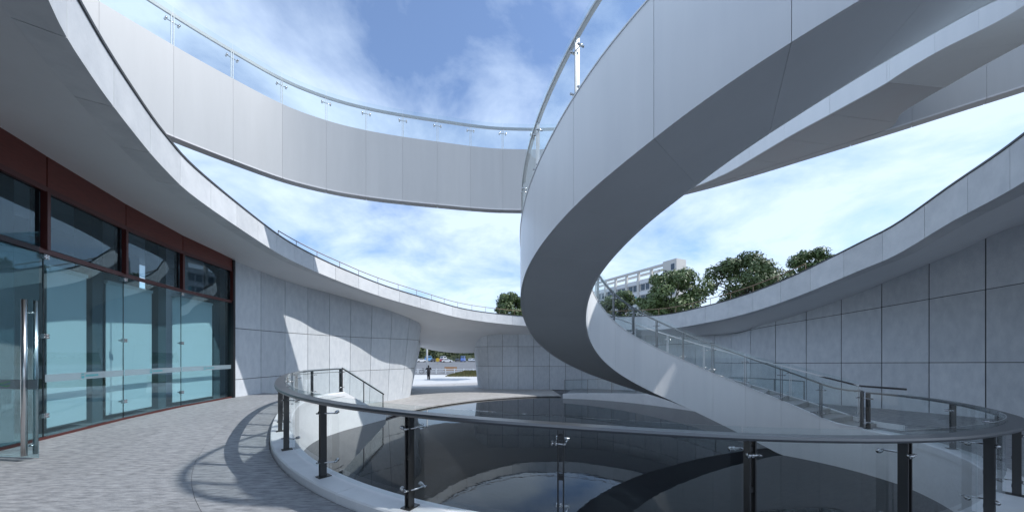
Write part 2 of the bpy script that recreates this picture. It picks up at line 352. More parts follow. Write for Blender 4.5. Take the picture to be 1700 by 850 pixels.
# roof deck above, closing the slab
v = []; f = []
for s in ss:
    p = EDGE.at(s); n = en(s); h = hc(s); e = Vector(p[:3]); fr = Vector(p[6:9])
    v += [e + n * .12 + Vector((0, 0, h - .1)), Vector(p[3:6]) + Vector((0, 0, h - .05)), fr + Vector((0, 0, h + .1)), fr + Vector((0, 0, -.01))]
for i in range(len(ss) - 1):
    for j in range(3): a = i * 4 + j; f.append((a, a + 4, a + 5, a + 1))
build('roof_deck', v, f, 'roof_gravel', canopy, smooth=False)
for i in range(NP):
    a, b = EDGE.len * i / NP + .006, EDGE.len * (i + 1) / NP - .006; secs = []
    for s in steps(a, b, 6):
        e = Vector(EDGE.at(s)[:3]); n = en(s); h = hc(s); U = lambda o, z: e + n * o + Vector((0, 0, z))
        secs.append([U(0, 0), U(0, h), U(.07, h), U(.07, .05), U(.38, .05), U(.38, 0)])
    loft('fascia_panel', secs, 'fascia_stone', canopy)
secs = []
for s in ss:
    e = Vector(EDGE.at(s)[:3]); n = en(s); h = hc(s); U = lambda o, z: e + n * o + Vector((0, 0, z)); secs.append([U(-.02, h + .005), U(-.02, h + .05), U(.3, h + .05), U(.3, h + .005)])
loft('coping', secs, 'coping_dark', canopy, caps=False)
secs = []
for s in ss:
    e = Vector(EDGE.at(s)[:3]); n = en(s); h = hc(s); U = lambda o, z: e + n * o + Vector((0, 0, z)); secs.append([U(.02, .02), U(.02, h - .01), U(.05, h - .01), U(.05, .02)])
loft('fascia_backing', secs, 'joint_dark', canopy, caps=False)
def edge_s(x, y): return min(ss, key=lambda q: (EDGE.at(q)[0] - x) ** 2 + (EDGE.at(q)[1] - y) ** 2)
r0, r1 = edge_s(-8.75, 13.3), edge_s(11.5, 13.6); r0, r1 = min(r0, r1), max(r0, r1)
MB().tube([Vector(EDGE.at(s)[:3]) + en(s) * .45 + Vector((0, 0, hc(s) + .48)) for s in steps(r0, r1, 120)], .02, 6).build('roof_handrail', 'brown_rail', canopy, True)
pm = MB().tube([(0, 0, -.55), (0, 0, 0)], .013, 6).data('roof_rail_post', 'brown_rail')
for s in steps(r0, r1, 30): e = Vector(EDGE.at(s)[:3]); inst('roof_rail_post', pm, e + en(s) * .45 + Vector((0, 0, hc(s) + .48)), 0, canopy)

# ------------------------------------------------------------------ stone walls: every panel a piece
def stone_wall(name, label, pts, rows, spacing, lean, top):
    """pts: plan at head level, travelled so that the left normal points to the court; rows(s): joint heights; lean(s): inset at the foot; top(s)"""
    P = Path(pts); root = thing(name, label, 'wall', (*P.at(0)[:2], ZP)); n = max(1, round(P.len / spacing)); ss_ = steps(0, P.len, n)
    def pt(q, z, o):
        zt_ = top(q); k = (zt_ - z) / (zt_ - ZP); p = P.at(q); nn = P.nrm(q); return Vector((p[0], p[1], z)) + nn * (o - lean(q) * k)
    for a, b in zip(ss_, ss_[1:]):
        g = .012; R0 = rows((a + b) / 2)
        for r in range(len(R0) - 1):
            secs = []
            for q in steps(a + g, b - g, 4):
                rr = rows(q); z0 = rr[r] + g; z1 = rr[r + 1] - g
                if z1 > top(q) + .12: z1 = top(q) + .12
                if z1 - z0 < .05: z1 = z0 + .05
                secs.append([pt(q, z0, 0), pt(q, z1, 0), pt(q, z1, -.05), pt(q, z0, -.05)])
            loft('stone_panel', secs, 'stone', root)
    secs = []
    for q in steps(0, P.len, n * 3): rr = rows(q); secs.append([pt(q, rr[0], -.03), pt(q, top(q) + .1, -.03), pt(q, top(q) + .1, -.3), pt(q, rr[0], -.3)])
    loft('backing', secs, 'joint_dark', root)
    return root
def ztop_near(x, y):
    best = min(range(0, len(EDGE.p)), key=lambda i: (EDGE.p[i][3] - x) ** 2 + (EDGE.p[i][4] - y) ** 2); return EDGE.p[best][5]
lw = [(-10.72, 12.95), (-10.66, 14.0), (-10.55, 15.5), (-10.25, 17.1), (-9.8, 18.5), (-9.2, 19.7), (-8.4, 20.8), (-7.6, 21.8), (-6.9, 22.8), (-6.55, 24.0), (-6.9, 25.4), (-7.6, 27.5), (-8.3, 30.6)]
lw.reverse(); LWP = Path(lw)
LWT = lambda q: (lambda p: max(1.9, ztop_near(p[0], p[1]) if p[1] < 24 else 3.55 + (2.3 - 3.55) * (p[1] - 24) / 7))(LWP.at(q))
stone_wall('stone_wall', 'sunlit grey stone panel wall curving into the pier beside the glass front', lw, lambda q: [ZP - .02, .67, 2.66, 5.4 if LWT(q) > 2.8 else 2.72], 1.36,
           lambda q: .75 * min(max((LWP.len - q - 6) / 5, 0), 1), LWT)
bw = [(11.9, 19.8), (11.0, 22.2), (9.6, 24.9), (7.6, 27.2), (5.4, 28.4), (3, 28.85), (.5, 28.9), (-1.4, 28.95), (-2.6, 29.3), (-3.2, 30.0), (-3.55, 31.2)]
BWP = Path(bw)
BWT = lambda q: (lambda p: ztop_near(p[0], p[1]) if p[1] < 29.2 else 3.3 - (p[1] - 29.2) * .5)(BWP.at(q))
stone_wall('stone_wall', 'shaded grey stone panel pier and wall behind the pool beyond the passage', bw, lambda q: [ZP - .02, .62, 2.32, 3.6], 1.33, lambda q: .40 * min(max((q - 8) / 6, 0), 1), BWT)
rw = [(17.2, 3.0), (17.0, 6.5), (16.25, 9.6), (15.9, 10.5), (15.2, 11.8), (14.2, 13.75), (13.1, 15.8), (12.4, 17.2), (11.9, 19.8)]
RWP = Path(rw)
RWT = lambda q: (lambda p: ztop_near(p[0], p[1]))(RWP.at(q))
def rwrows(q):
    y = RWP.at(q)[1]; k = min(max((y - 10.5) / 6, -.6), 1.3); return [ZP - .02, -.95 + .0, 1.40 - .18 * k, 3.86 - .82 * k, 6.6]
stone_wall('stone_wall', 'shaded blue-grey stone panel wall under the canopy beyond the spiral stair', rw, rwrows, 1.16, lambda q: 0, RWT)

# ------------------------------------------------------------------ glass front on the left
FP = [(-5.3, .9), (-7.05, 2.75), (-8.3, 4.55), (-9.1, 6.55), (-9.85, 8.55), (-10.4, 10.6), (-10.7, 12.85)]
front = thing('glazed_facade', 'tall glazed front with dark red frames and point fixings under the canopy', 'facade', (-9.9, 8.5, 0))
cm = MB()
cm.obox((0, 0, 0), (.045, 0, 0), (0, .03, 0), (0, 0, .045)); cm.tube([(0, .02, 0), (0, -.10, 0)], .018, 8)
for sx in (-1, 1):
    for sz in (-1, 1): cm.tube([(sx * .028, .03, sz * .026), (sx * .028, .048, sz * .026)], .016, 8)
clampm = cm.data('glass_clamp', 'stainless')
GB, GT, UB, UT = .05, 3.58, 3.72, 4.80
for i, (a, b) in enumerate(zip(FP, FP[1:])):
    A, B = Vector((*a, 0)), Vector((*b, 0)); d = (B - A).normalized(); n = Vector((d.y, -d.x, 0)); W = (B - A).length
    if n.x < 0: n = -n
    up = Vector((0, 0, 1)); rz = math.atan2(d.y, d.x)
    if i != 2:
        MB().obox(A.lerp(B, .5) + up * (GB + GT) / 2, d * (W / 2 - .012), n * .006, up * (GT - GB) / 2).build('glass_pane', 'facade_glass', front)
    else:   # bay of the doors: a fixed side leaf only, the other leaf stands open
        MB().obox(A.lerp(B, .78) + up * (GB + GT) / 2, d * (W * .22 - .012), n * .006, up * (GT - GB) / 2).build('glass_pane', 'facade_glass', front)
    MB().obox(A.lerp(B, .5) + up * (UB + UT) / 2, d * (W / 2 - .07), n * .006, up * (UT - UB) / 2).build('upper_pane', 'upper_glass', front)
    MB().obox(A.lerp(B, .5) + up * 3.65, d * (W / 2), n * .04, up * .045).build('transom', 'red_frame', front)
    MB().obox(A.lerp(B, .5) + up * 4.85, d * (W / 2), n * .06, up * .05).build('head_rail', 'red_frame', front)
    hz_ = ztop_near(*(A.lerp(B, .5))[:2]); MB().obox(A.lerp(B, .5) + n * .02 + up * ((4.9 + hz_) / 2 + .03), d * (W / 2 - .015), n * .03, up * ((hz_ - 4.9) / 2 + .05)).build('wood_panel', 'red_wood', front)
    MB().obox(A.lerp(B, .5) - n * .03 + up * ((4.9 + hz_) / 2), d * (W / 2), n * .01, up * ((hz_ - 4.9) / 2 + .05)).build('panel_backing', 'black_frame', front)
    MB().obox(A.lerp(B, .5) + up * .025, d * (W / 2), n * .035, up * .025).build('base_channel', 'red_frame', front)
    if i != 2:
        band = MB().obox(A.lerp(B, .5) + n * .009 + up * 1.18, d * (W / 2 - .02), n * .0006, up * .075).build('frosted_band', 'frost_band', front)
        c = A.lerp(B, .42) + n * .011 + up * 1.18; lg = MB()
        ps = []
        for k in range(13): t_ = R(40 + 300 * k / 12); ps.append(c + d * .045 * math.cos(t_) + up * .045 * math.sin(t_))
        for p, q in zip(ps, ps[1:]): lg.obox((p + q) / 2, (q - p) / 2 * 1.1, n * .0006, up * .013)
        lg.obox(c - up * .015, d * .03, n * .0006, up * .012)
        lg.build('band_emblem', 'teal_print', front)
        tx = MB()
        for k in range(7): tx.obox(c + d * (.10 + .05 * k), d * .018, n * .0006, up * (.02 if k % 3 else .024)); tx.obox(c + d * (.10 + .05 * k) + up * .008, d * .021, n * .0007, up * .004)
        tx.build('band_lettering', 'teal_print', front)
for i, a in enumerate(FP):
    A = Vector((*a, 0)); q = FP[min(i + 1, len(FP) - 1)]; p = FP[max(i - 1, 0)]; d = Vector((q[0] - p[0], q[1] - p[1], 0)).normalized(); n = Vector((d.y, -d.x, 0)); up = Vector((0, 0, 1))
    last = i == len(FP) - 1
    if last:
        MB().obox(A + n * .02 + d * .03 + up * 2.62, d * .05, n * .08, up * 2.62).build('end_mullion', 'black_frame', front)
    MB().obox(A + n * .03 + up * 4.24, d * .035, n * .05, up * .56).build('mullion', 'red_frame', front)
    MB().obox(A - n * .06 - d * .09 + up * 4.24, d * .05, n * .03, up * .56).build('mullion_shadow_gap', 'black_frame', front)
    if not last:
        MB().obox(A + up * (GB + GT) / 2 - n * .004, d * .011, n * .004, up * (GT - GB) / 2).build('silicone_joint', 'black_frame', front)
        for z in (.46, 2.0, 3.54): inst('glass_clamp', clampm, A + n * .012 + up * z, math.atan2(d.y, d.x) + math.pi, front)
# rooms behind the glass
bk = MB(); pr = None
for a, b in zip(FP, FP[1:]):
    A, B = Vector((*a, 0)), Vector((*b, 0)); d = (B - A).normalized(); n = Vector((-d.y, d.x, 0)); bk.obox(A.lerp(B, .5) + n * 3.6 + Vector((0, 0, 2.75)), d * ((B - A).length * .75), n * .05, (0, 0, 2.75))
bk.obox((-12.9, 14.2, 2.7), (2.02, .0, 0), (0, .05, 0), (0, 0, 2.7)); bk.obox((-7.5, -1.5, 2.7), (2.6, -.9, 0), (.03, .09, 0), (0, 0, 2.7))
o = bk.build('interior_wall', 'interior_wall'); o['kind'] = 'structure'
where = ['', '', 'behind the open glass door', 'in the bay next to the door', 'in the bay second from the stone wall', 'in the bay next to the stone wall']
for i, (a, b) in enumerate(zip(FP, FP[1:])):
    if i < 2: continue
    A, B = Vector((*a, 0)), Vector((*b, 0)); d = (B - A).normalized(); n = Vector((-d.y, d.x, 0)); W = (B - A).length; up = Vector((0, 0, 1))
    r = thing('roller_blind', 'pale blue roller blind lowered ' + where[i], 'blind', A.lerp(B, .45) + n * .35, 'roller blinds behind the glass front')
    k0, k1 = ((.05, .66), (.28, .74), (.0, .70), (.06, .80))[i - 2]
    MB().obox(A.lerp(B, (k0 + k1) / 2) + n * .35 + up * 1.78, d * W * (k1 - k0) / 2, n * .004, up * 1.66).build('fabric', 'blind', r)
    MB().obox(A.lerp(B, (k0 + k1) / 2) + n * .35 + up * 3.47, d * W * (k1 - k0) / 2, n * .035, up * .04).build('roller_tube', 'blind', r)
    MB().obox(A.lerp(B, (k0 + k1) / 2) + n * .35 + up * .11, d * W * (k1 - k0) / 2, n * .012, up * .015).build('bottom_bar', 'satin_steel', r)
    r2 = MB().obox(A.lerp(B, .93) + n * .55 + up * 2.7, d * .16, n * .16, up * 2.7).build('column', 'column_grey'); tag(r2, 'square dark column standing ' + where[i].replace('the bay', 'the glazed bay'), 'column', 'columns behind the glass front')
# open door leaf
dr = thing('glass_door', 'frameless glass door leaf standing open with long steel pull handles', 'door', (-8.5, 5.36, 0))
D0, D1 = Vector((-8.48, 5.36, 0)), Vector((-7.38, 5.26, 0)); d = (D1 - D0).normalized(); n = Vector((d.y, -d.x, 0)); up = Vector((0, 0, 1))
MB().obox(D0.lerp(D1, .5) + up * 1.8, d * .55, n * .006, up * 1.76).build('glass_leaf', 'facade_glass', dr)
for sd, rad in ((1, .033), (-1, .027)):
    c = D0.lerp(D1, .855) + n * sd * .058
    hnd = MB().tube([c + up * .08, c + up * 2.50], rad, 16).build('pull_handle', 'stainless', dr, True)
    for z in (.22, 2.3): MB().tube([c + up * z, c - n * sd * .058 + up * z], .014, 8).build('standoff', 'stainless', hnd, True)
MB().obox(D0.lerp(D1, .5) + n * .008 + up * 1.18, d * .54, n * .0006, up * .075).build('frosted_band', 'frost_band', dr)
for k, mm_ in enumerate(('green_print', 'teal_print', 'green_print')):
    lg = MB(); c = D0.lerp(D1, .40) + n * .0105 + up * (1.165 + .02 * k)
    ps = [c + d * (-.16 + .32 * j / 10) + up * .018 * math.sin(j * .63 + k) for j in range(11)]
    for p, q in zip(ps, ps[1:]): lg.obox((p + q) / 2, (q - p) / 2, n * .0006, up * .007)
    lg.build('door_emblem', mm_, dr)
MB().obox(D0 + up * .05, d * .09, n * .03, up * .04).build('floor_hinge', 'stainless', dr); MB().obox(D0 + up * 3.53, d * .09, n * .03, up * .05).build('top_hinge', 'stainless', dr)

# ------------------------------------------------------------------ ring: kerb, pool wall and glass balustrade
kerb = thing('pool_kerb', 'white curved kerb and pool wall at the edge of the platform', 'kerb', (0, 3.1, 0))
n = 20
for i in range(n):
    a, b = RING.len * i / n + .003, RING.len * (i + 1) / n - .003; secs = []
    for q in steps(a, b, 8):
        p = Vector(RING.at(q)[:3]); nn = RING.nrm(q); U = lambda o_, z: p + nn * o_ + Vector((0, 0, z))
        secs.append([U(-.35, -.06), U(-.35, .09), U(-.335, .105), U(.0, .105), U(.02, .085), U(.02, -.06)])
    loft('kerb_stone', secs, 'kerb_white', kerb)
secs = []
for q in steps(0, RING.len, 120):
    p = Vector(RING.at(q)[:3]); nn = RING.nrm(q); U = lambda o_, z: Vector((p.x, p.y, z)) + nn * o_; secs.append([U(-.0, ZW - .1), U(-.0, p.z - .065), U(-.3, p.z - .065), U(-.3, ZW - .1)])
loft('pool_wall', secs, 'kerb_white', kerb)
bal = thing('glass_balustrade', 'curved glass balustrade with dark steel posts and flat top rail around the pool', 'balustrade', (0, 3.1, .1))
def near_s(x, y): return min((RING.len * i / 2000 for i in range(2001)), key=lambda q: (RING.at(q)[0] - x) ** 2 + (RING.at(q)[1] - y) ** 2)
posts = [near_s(*p) for p in [(-6.9, 13.9), (-7.1, 12.3), (-6.75, 10.9), (-6.05, 9.4), (-5.2, 7.95), (-4.5, 6.9), (-3.52, 5.6), (-2.28, 4.42), (-.95, 3.58), (.46, 3.12), (2.02, 3.08), (3.6, 3.33), (5.24, 3.93), (6.65, 4.7), (8.2, 5.9), (9.0, 7.1), (9.24, 8.91)]]
RH = .93
pm = MB(); [pm.obox((-.06, sy * .024, RH / 2), (.036, 0, 0), (0, .006, 0), (0, 0, RH / 2)) for sy in (-1, 1)]
[pm.obox((-.05, 0, z), (.03, 0, 0), (0, .02, 0), (0, 0, .02)) for z in (.12, .5, .85)]; pm.obox((-.05, 0, .005), (.075, 0, 0), (0, .06, 0), (0, 0, .005))
postm = pm.data('post', 'dark_steel')
cl = MB(); cl.tube([(-.05, -.12, 0), (-.05, .12, 0)], .009, 8)
for sy in (-1, 1): cl.tube([(-.06, sy * .10, 0), (.045, sy * .10, 0)], .011, 8); cl.tube([(.045, sy * .10, 0), (.062, sy * .10, 0)], .022, 10); cl.tube([(.012, sy * .10, 0), (.026, sy * .10, 0)], .022, 10)
clm = cl.data('spider_clamp', 'stainless', True)
for q in posts:
    p = Vector(RING.at(q)[:3]) + RING.nrm(q) * -.13 + Vector((0, 0, .105)); po = inst('post', postm, p, RING.ang(q), bal)
    for z in (.18, .80): inst('spider_clamp', clm, p + Vector((0, 0, z)), RING.ang(q), po).location = (0, 0, z)
for a, b in zip(posts, posts[1:]):
    secs = []
    for q in steps(a + .012, b - .012, 12):
        p = Vector(RING.at(q)[:3]); nn = RING.nrm(q); U = lambda o_, z: p + nn * o_ + Vector((0, 0, z)); secs.append([U(-.096, .125), U(-.096, 1.12), U(-.108, 1.12), U(-.108, .125)])
    loft('glass_pane', secs, 'rail_glass', bal)
secs = []
for q in steps(0, posts[-1], 160):
    p = Vector(RING.at(q)[:3]); nn = RING.nrm(q); U = lambda o_, z: p + nn * o_ + Vector((0, 0, z)); t_ = .105 + RH; k = min(1, max(0, (posts[-1] - q) / .9)) ** .7
    w_ = .03 + .135 * k; secs.append([U(-.115, t_), U(-.115, t_ + .034), U(-.115 - w_, t_ + .042), U(-.12 - w_, t_ + .02), U(-.115 - w_, t_)])
loft('top_rail', secs, 'rail_steel', bal)

# ------------------------------------------------------------------ steps down to the plaza with their rail
stp = thing('side_steps', 'short flight of pale steps going down to the lower plaza', 'steps', (-8.5, 15, ZP))
ns = 9; S0, S1 = Vector((-6.9, 13.9, 0)), Vector((-6.1, 16.3, ZP))
for i in range(ns):
    z = -(i + 1) * (-ZP) / (ns + 1); y0, y1 = 13.9 + 2.4 * i / ns, 13.9 + 2.4 * (i + 1) / ns; x1 = -7.0 + .9 * (i + 1) / ns
    build('step', *boxv((-11.2, y0, ZP - .05), (x1 - .1, y1 + (.02 if i < ns - 1 else 0), z)), 'plaza_stone', stp)
d = (S1 - S0); dn = Vector((d.x, d.y, 0)).normalized(); nn = Vector((dn.y, -dn.x, 0)); up = Vector((0, 0, 1))
A, B = S0 + up * .1, S1 + up * .12
vs = []
for p in (A, B):
    for o_ in (0, -.28): vs += [Vector((p.x, p.y, ZW - .1)) + nn * o_, p + nn * o_]
build('side_string', vs, [(0, 4, 5, 1), (2, 3, 7, 6), (1, 5, 7, 3), (0, 1, 3, 2), (4, 6, 7, 5)], 'kerb_white', stp)
srl = thing('steps_railing', 'sloping glass railing with dark handrail beside the short steps', 'railing', A)
for k in (.0, .48, .98):
    p = A.lerp(B, k) - nn * .12; MB().tube([p, p + up * .98], .022, 6).build('post', 'dark_steel', srl)
for k0, k1 in ((.02, .46), (.5, .96)):
    p, q = A.lerp(B, k0) - nn * .09, A.lerp(B, k1) - nn * .09; e = nn * .006
    build('glass_pane', [p + e + up * .05, q + e + up * .05, q + e + up * 1.06, p + e + up * 1.06, p - e + up * .05, q - e + up * .05, q - e + up * 1.06, p - e + up * 1.06], [(0, 1, 2, 3), (7, 6, 5, 4), (0, 4, 5, 1), (1, 5, 6, 2), (2, 6, 7, 3), (3, 7, 4, 0)], 'rail_glass', srl)
MB().tube([A - nn * .12 + up * .98, B - nn * .12 + up * .98], .032, 8).build('handrail', 'dark_steel', srl, True)

# ------------------------------------------------------------------ white low wall on the far right of the pool and its rail
lowk = thing('low_wall', 'low white kerb wall along the far side of the pool under the stair', 'kerb', (6, 23, ZW))
n = 9
for i in range(n):
    secs = []
    for q in steps(RIGHT.len * i / n + .003, RIGHT.len * (i + 1) / n - .003, 6):
        p = Vector(RIGHT.at(q)[:3]); nn = RIGHT.nrm(q); U = lambda o_, z: Vector((p.x, p.y, z)) + nn * o_; secs.append([U(0, ZW - .1), U(0, p.z + .12), U(-.26, p.z + .12), U(-.26, ZW - .1)])
    loft('kerb_stone', secs, 'kerb_white', lowk)
lrl = thing('glass_railing', 'thin glass railing standing on the low white wall beyond the pool', 'railing', (6, 23, -1))
k = 9; tabs = steps(RIGHT.len * .12, RIGHT.len - .1, k)
pth = MB().tube([(0, 0, 0), (0, 0, .98)], .022, 6).data('post', 'satin_steel')
for q in tabs: p = Vector(RIGHT.at(q)[:3]) + RIGHT.nrm(q) * -.13; inst('post', pth, p + Vector((0, 0, .12)), 0, lrl)
for a, b in zip(tabs, tabs[1:]):
    secs = []
    for q in steps(a + .02, b - .02, 6): p = Vector(RIGHT.at(q)[:3]); nn = RIGHT.nrm(q); U = lambda o_, z: p + nn * o_ + Vector((0, 0, z)); secs.append([U(-.1, .16), U(-.1, 1.12), U(-.11, 1.12), U(-.11, .16)])
    loft('glass_pane', secs, 'rail_glass', lrl)
MB().tube([Vector(RIGHT.at(q)[:3]) + RIGHT.nrm(q) * -.13 + Vector((0, 0, 1.09)) for q in steps(tabs[0], tabs[-1], 50)], .022, 8).build('handrail', 'satin_steel', lrl, True)

# ------------------------------------------------------------------ spiral stair
stair = thing('spiral_stair', 'broad white spiral stair sweeping up over the pool to the ring bridge', 'stair', (CX, CY, ZW))
J = [14 + 14.05 * i for i in range(26)] + [366]        # panel joints, degrees
PE = 366                                       # where the stair meets the level deck
def rad_in(p): return RI
for a, b in zip(J, J[1:]):
    if a >= PE: break
    b = min(b, PE); g = .05
    for side, r0, r1, nm in ((1, RI, RI + .05, 'inner_fascia_panel'), (-1, RO, RO - .05, 'outer_fascia_panel')):
        if side == -1 and b < 27: continue
        secs = []
        for p in steps(a + g * .6, b - g * .6, 7):
            z0, z1 = zb(p), zt(p)
            if side == -1 and p < 41: z0 = max(z0, -.5)
            secs.append([pol(r0, p, z0), pol(r0, p, z1), pol(r1, p, z1), pol(r1, p, z0)])
        loft(nm, secs, 'white_panel', stair)
    if b > 42:
        secs = []
        for p in steps(max(a, 41) + .02, b - .02, 7): z = zb(p); secs.append([pol(RI + .055, p, z + .004), pol(RO - .055, p, z + .004), pol(RO - .055, p, z + .03), pol(RI + .055, p, z + .03)])
        loft('soffit_panel', secs, 'stair_soffit', stair)
secs = []
for p in steps(41, PE, 150): z = zb(p); secs.append([pol(RI + .05, p, z + .035), pol(RO - .05, p, z + .035), pol(RO - .05, p, zt(p) - .25), pol(RI + .05, p, zt(p) - .25)])
loft('stair_core', secs, 'panel_backing', stair)
for r0, r1, nm in ((RI - .015, RI + .12, 'inner_coping'), (RO + .015, RO - .12, 'outer_coping')):
    secs = []
    for p in steps(14 if r0 < 5 else 27, PE, 170): z = zt(p); secs.append([pol(r0, p, z + .002), pol(r0, p, z + .022), pol(r1, p, z + .022), pol(r1, p, z + .002)])
    loft(nm, secs, 'white_panel', stair)
nt = 60; da = (360 - 20) / nt; tv = []
for z in (-.17, 0):
    for r_, a in ((RI + .06, 0), (RO - .06, 0), (RO - .06, da), (RI + .06, da)): tv.append((r_ * math.cos(R(a)), r_ * math.sin(R(a)), z))
trm = mesh_data('tread', tv, [(3, 2, 1, 0), (4, 5, 6, 7), (0, 1, 5, 4), (1, 2, 6, 5), (2, 3, 7, 6), (3, 0, 4, 7)], 'plaza_stone')
for i in range(nt):
    p = 20 + da * i; inst('tread', trm, (CX, CY, zt(p + da) - .12), R(p), stair)
# stair balustrades
def stair_rail(name, label, r, ins, tabs, post_w, postmat, railmat):
    o = thing(name, label, 'balustrade', pol(r, tabs[0], zt(tabs[0])))
    pm_ = MB()
    for sy in (-1, 1): pm_.obox((0, sy * .022, .48), (.028, 0, 0), (0, .006, 0), (0, 0, .50))
    pm_.obox((0, 0, .02), (.05, 0, 0), (0, .05, 0), (0, 0, .008)); pd = pm_.data('post', postmat)
    cc = MB(); cc.tube([(0, -.10, 0), (0, .10, 0)], .009, 6)
    for sy in (-1, 1): cc.tube([(-.06, sy * .085, 0), (.06, sy * .085, 0)], .018, 8)
    cd = cc.data('spider_clamp', 'stainless', True)
    for p in tabs:
        po = inst('post', pd, pol(r + ins, p, zt(p)), R(p), o)
        for z in (.14, .80): inst('spider_clamp', cd, (0, 0, z), 0, po).location = (0, 0, z)
    gr = r + ins - math.copysign(.045, ins)
    for a, b in zip(tabs, tabs[1:]):
        secs = [[pol(gr, p, zt(p) + .04), pol(gr, p, zt(p) + 1.10), pol(gr + math.copysign(.012, ins), p, zt(p) + 1.10), pol(gr + math.copysign(.012, ins), p, zt(p) + .04)] for p in steps(a + .25, b - .25, 8)]
        loft('glass_pane', secs, 'rail_glass', o)
    secs = []
    for p in steps(tabs[0], tabs[-1], 160):
        z = zt(p) + .96; q = r + ins; secs.append([pol(q - .03, p, z), pol(q - .03, p, z + .04), pol(q + .045, p, z + .04), pol(q + .045, p, z)])
    loft('handrail', secs, railmat, o)
    return o
stair_rail('stair_balustrade', 'glass balustrade with steel posts on the inner side of the spiral stair', RI, .07, [14.6] + J[1:25] + [PE - 1], .06, 'satin_steel', 'satin_steel')
so_ = stair_rail('stair_balustrade', 'glass balustrade with pale posts on the outer side of the spiral stair', RO, -.07, [24] + J[2:25] + [PE - 1], .06, 'rail_white', 'rail_white')
e0 = pol(RO - .07, 24, zt(24) + .97); MB().tube([pol(RO - .07, 34, zt(34) + .97), e0, e0 + Vector((.25, -1.0, 0))], .028, 8).build('handrail_end', 'dark_steel', so_, True)

# ------------------------------------------------------------------ ring bridge
BZ, BT = 8.4, 11.26
ring_b = [(-12.6, 4.0), (-12.2, 6.3), (-11.55, 8.5), (-10.6, 10.4), (-9.75, 11.75), (-8.75, 13.05), (-7.5, 13.95), (-6.1, 14.55), (-4.6, 14.98), (-3.2, 15.3), (-1.84, 15.6), (-.42, 15.8), (2.0, 15.8), (4.4, 15.4), (6.3, 14.6), (7.8, 13.6), (9.0, 12.55), (10.0, 11.55), (10.9, 10.65), (11.6, 9.95), (12.3, 9.2), (13.1, 8.35), (14.2, 6.9), (15.2, 5.2), (16, 3)]
def bk_(x): t_ = min(max((x - .5) / 6.5, 0), 1); return .85 + .15 * t_ * t_ * (3 - 2 * t_)     # the bridge climbs towards the stair
BR = Path([(x * bk_(x), y * bk_(x), EYE + (BZ - EYE) * bk_(x), bk_(x)) for x, y in ring_b])         # travelled left to right: left normal points outward
bridge = thing('ring_bridge', 'high white ring bridge with deep panelled fascia crossing behind the stair', 'bridge', (0, 13.5, 7.4))
nb = round(BR.len / 1.32); bs = steps(0, BR.len, nb)
off = near = min((BR.len * i / 3000 for i in range(3001)), key=lambda q: abs(BR.at(q)[0] + .357) + abs(BR.at(q)[1] - 13.43)); off = near % (BR.len / nb); 
SEG = 1.275; off = near % SEG; bs = [0] + [off + SEG * i for i in range(int((BR.len - off) / SEG) + 1)] + [BR.len]; bs = [q for i, q in enumerate(bs) if i == 0 or q - bs[i - 1] > .1]
def UB_(q, o_, z): p = BR.at(q); nn = BR.nrm(q); return Vector((p[0], p[1], p[2] + (z - BZ) * (p[3] if z <= BT else 1) + ((BT - BZ) * (p[3] - 1) if z > BT else 0))) + nn * o_
for a, b in zip(bs, bs[1:]):
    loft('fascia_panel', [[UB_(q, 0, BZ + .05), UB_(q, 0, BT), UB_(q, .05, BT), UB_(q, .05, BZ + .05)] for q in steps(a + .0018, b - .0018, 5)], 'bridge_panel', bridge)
    loft('bottom_lip', [[UB_(q, -.02, BZ), UB_(q, -.02, BZ + .045), UB_(q, .30, BZ + .045), UB_(q, .30, BZ)] for q in steps(a + .004, b - .004, 5)], 'soffit_metal', bridge)
fs = steps(0, BR.len, 130)
loft('beam_core', [[UB_(q, .053, BZ + .05), UB_(q, .053, BT - .02), UB_(q, 2.1, BT - .3), UB_(q, 2.1, BZ + 1.8), UB_(q, .3, BZ + .06)] for q in fs], 'panel_backing', bridge)
loft('outer_fascia', [[UB_(q, 2.1, BZ + 1.75), UB_(q, 2.1, BT), UB_(q, 2.16, BT), UB_(q, 2.16, BZ + 1.75)] for q in fs], 'white_panel', bridge)
brl = thing('bridge_balustrade', 'glass balustrade with slim white posts along the ring bridge', 'balustrade', (0, 13.5, 9.8))
pm_ = MB()
for sy in (-1, 1): pm_.obox((0, sy * .024, .40), (.03, 0, 0), (0, .008, 0), (0, 0, .43))
pd = pm_.data('post', 'rail_white')
cc = MB(); cc.tube([(0, -.15, 0), (0, .15, 0)], .014, 6)
for sy in (-1, 1): cc.tube([(-.06, sy * .13, 0), (.06, sy * .13, 0)], .026, 8)
cd = cc.data('spider_clamp', 'stainless', True)
for q in bs[1:-1]:
    po = inst('post', pd, UB_(q, .1, BT), BR.ang(q), brl); inst('spider_clamp', cd, (0, 0, 0), 0, po).location = (0, 0, .66)
for a, b in zip(bs, bs[1:]):
    loft('glass_pane', [[UB_(q, .05, BT - .02), UB_(q, .05, BT + 1.05), UB_(q, .062, BT + 1.05), UB_(q, .062, BT - .02)] for q in steps(a + .01, b - .01, 5)], 'rail_glass', brl)
loft('handrail', [[UB_(q, .07, BT + .82), UB_(q, .07, BT + .91), UB_(q, .13, BT + .91), UB_(q, .13, BT + .82)] for q in fs], 'rail_grey', brl)
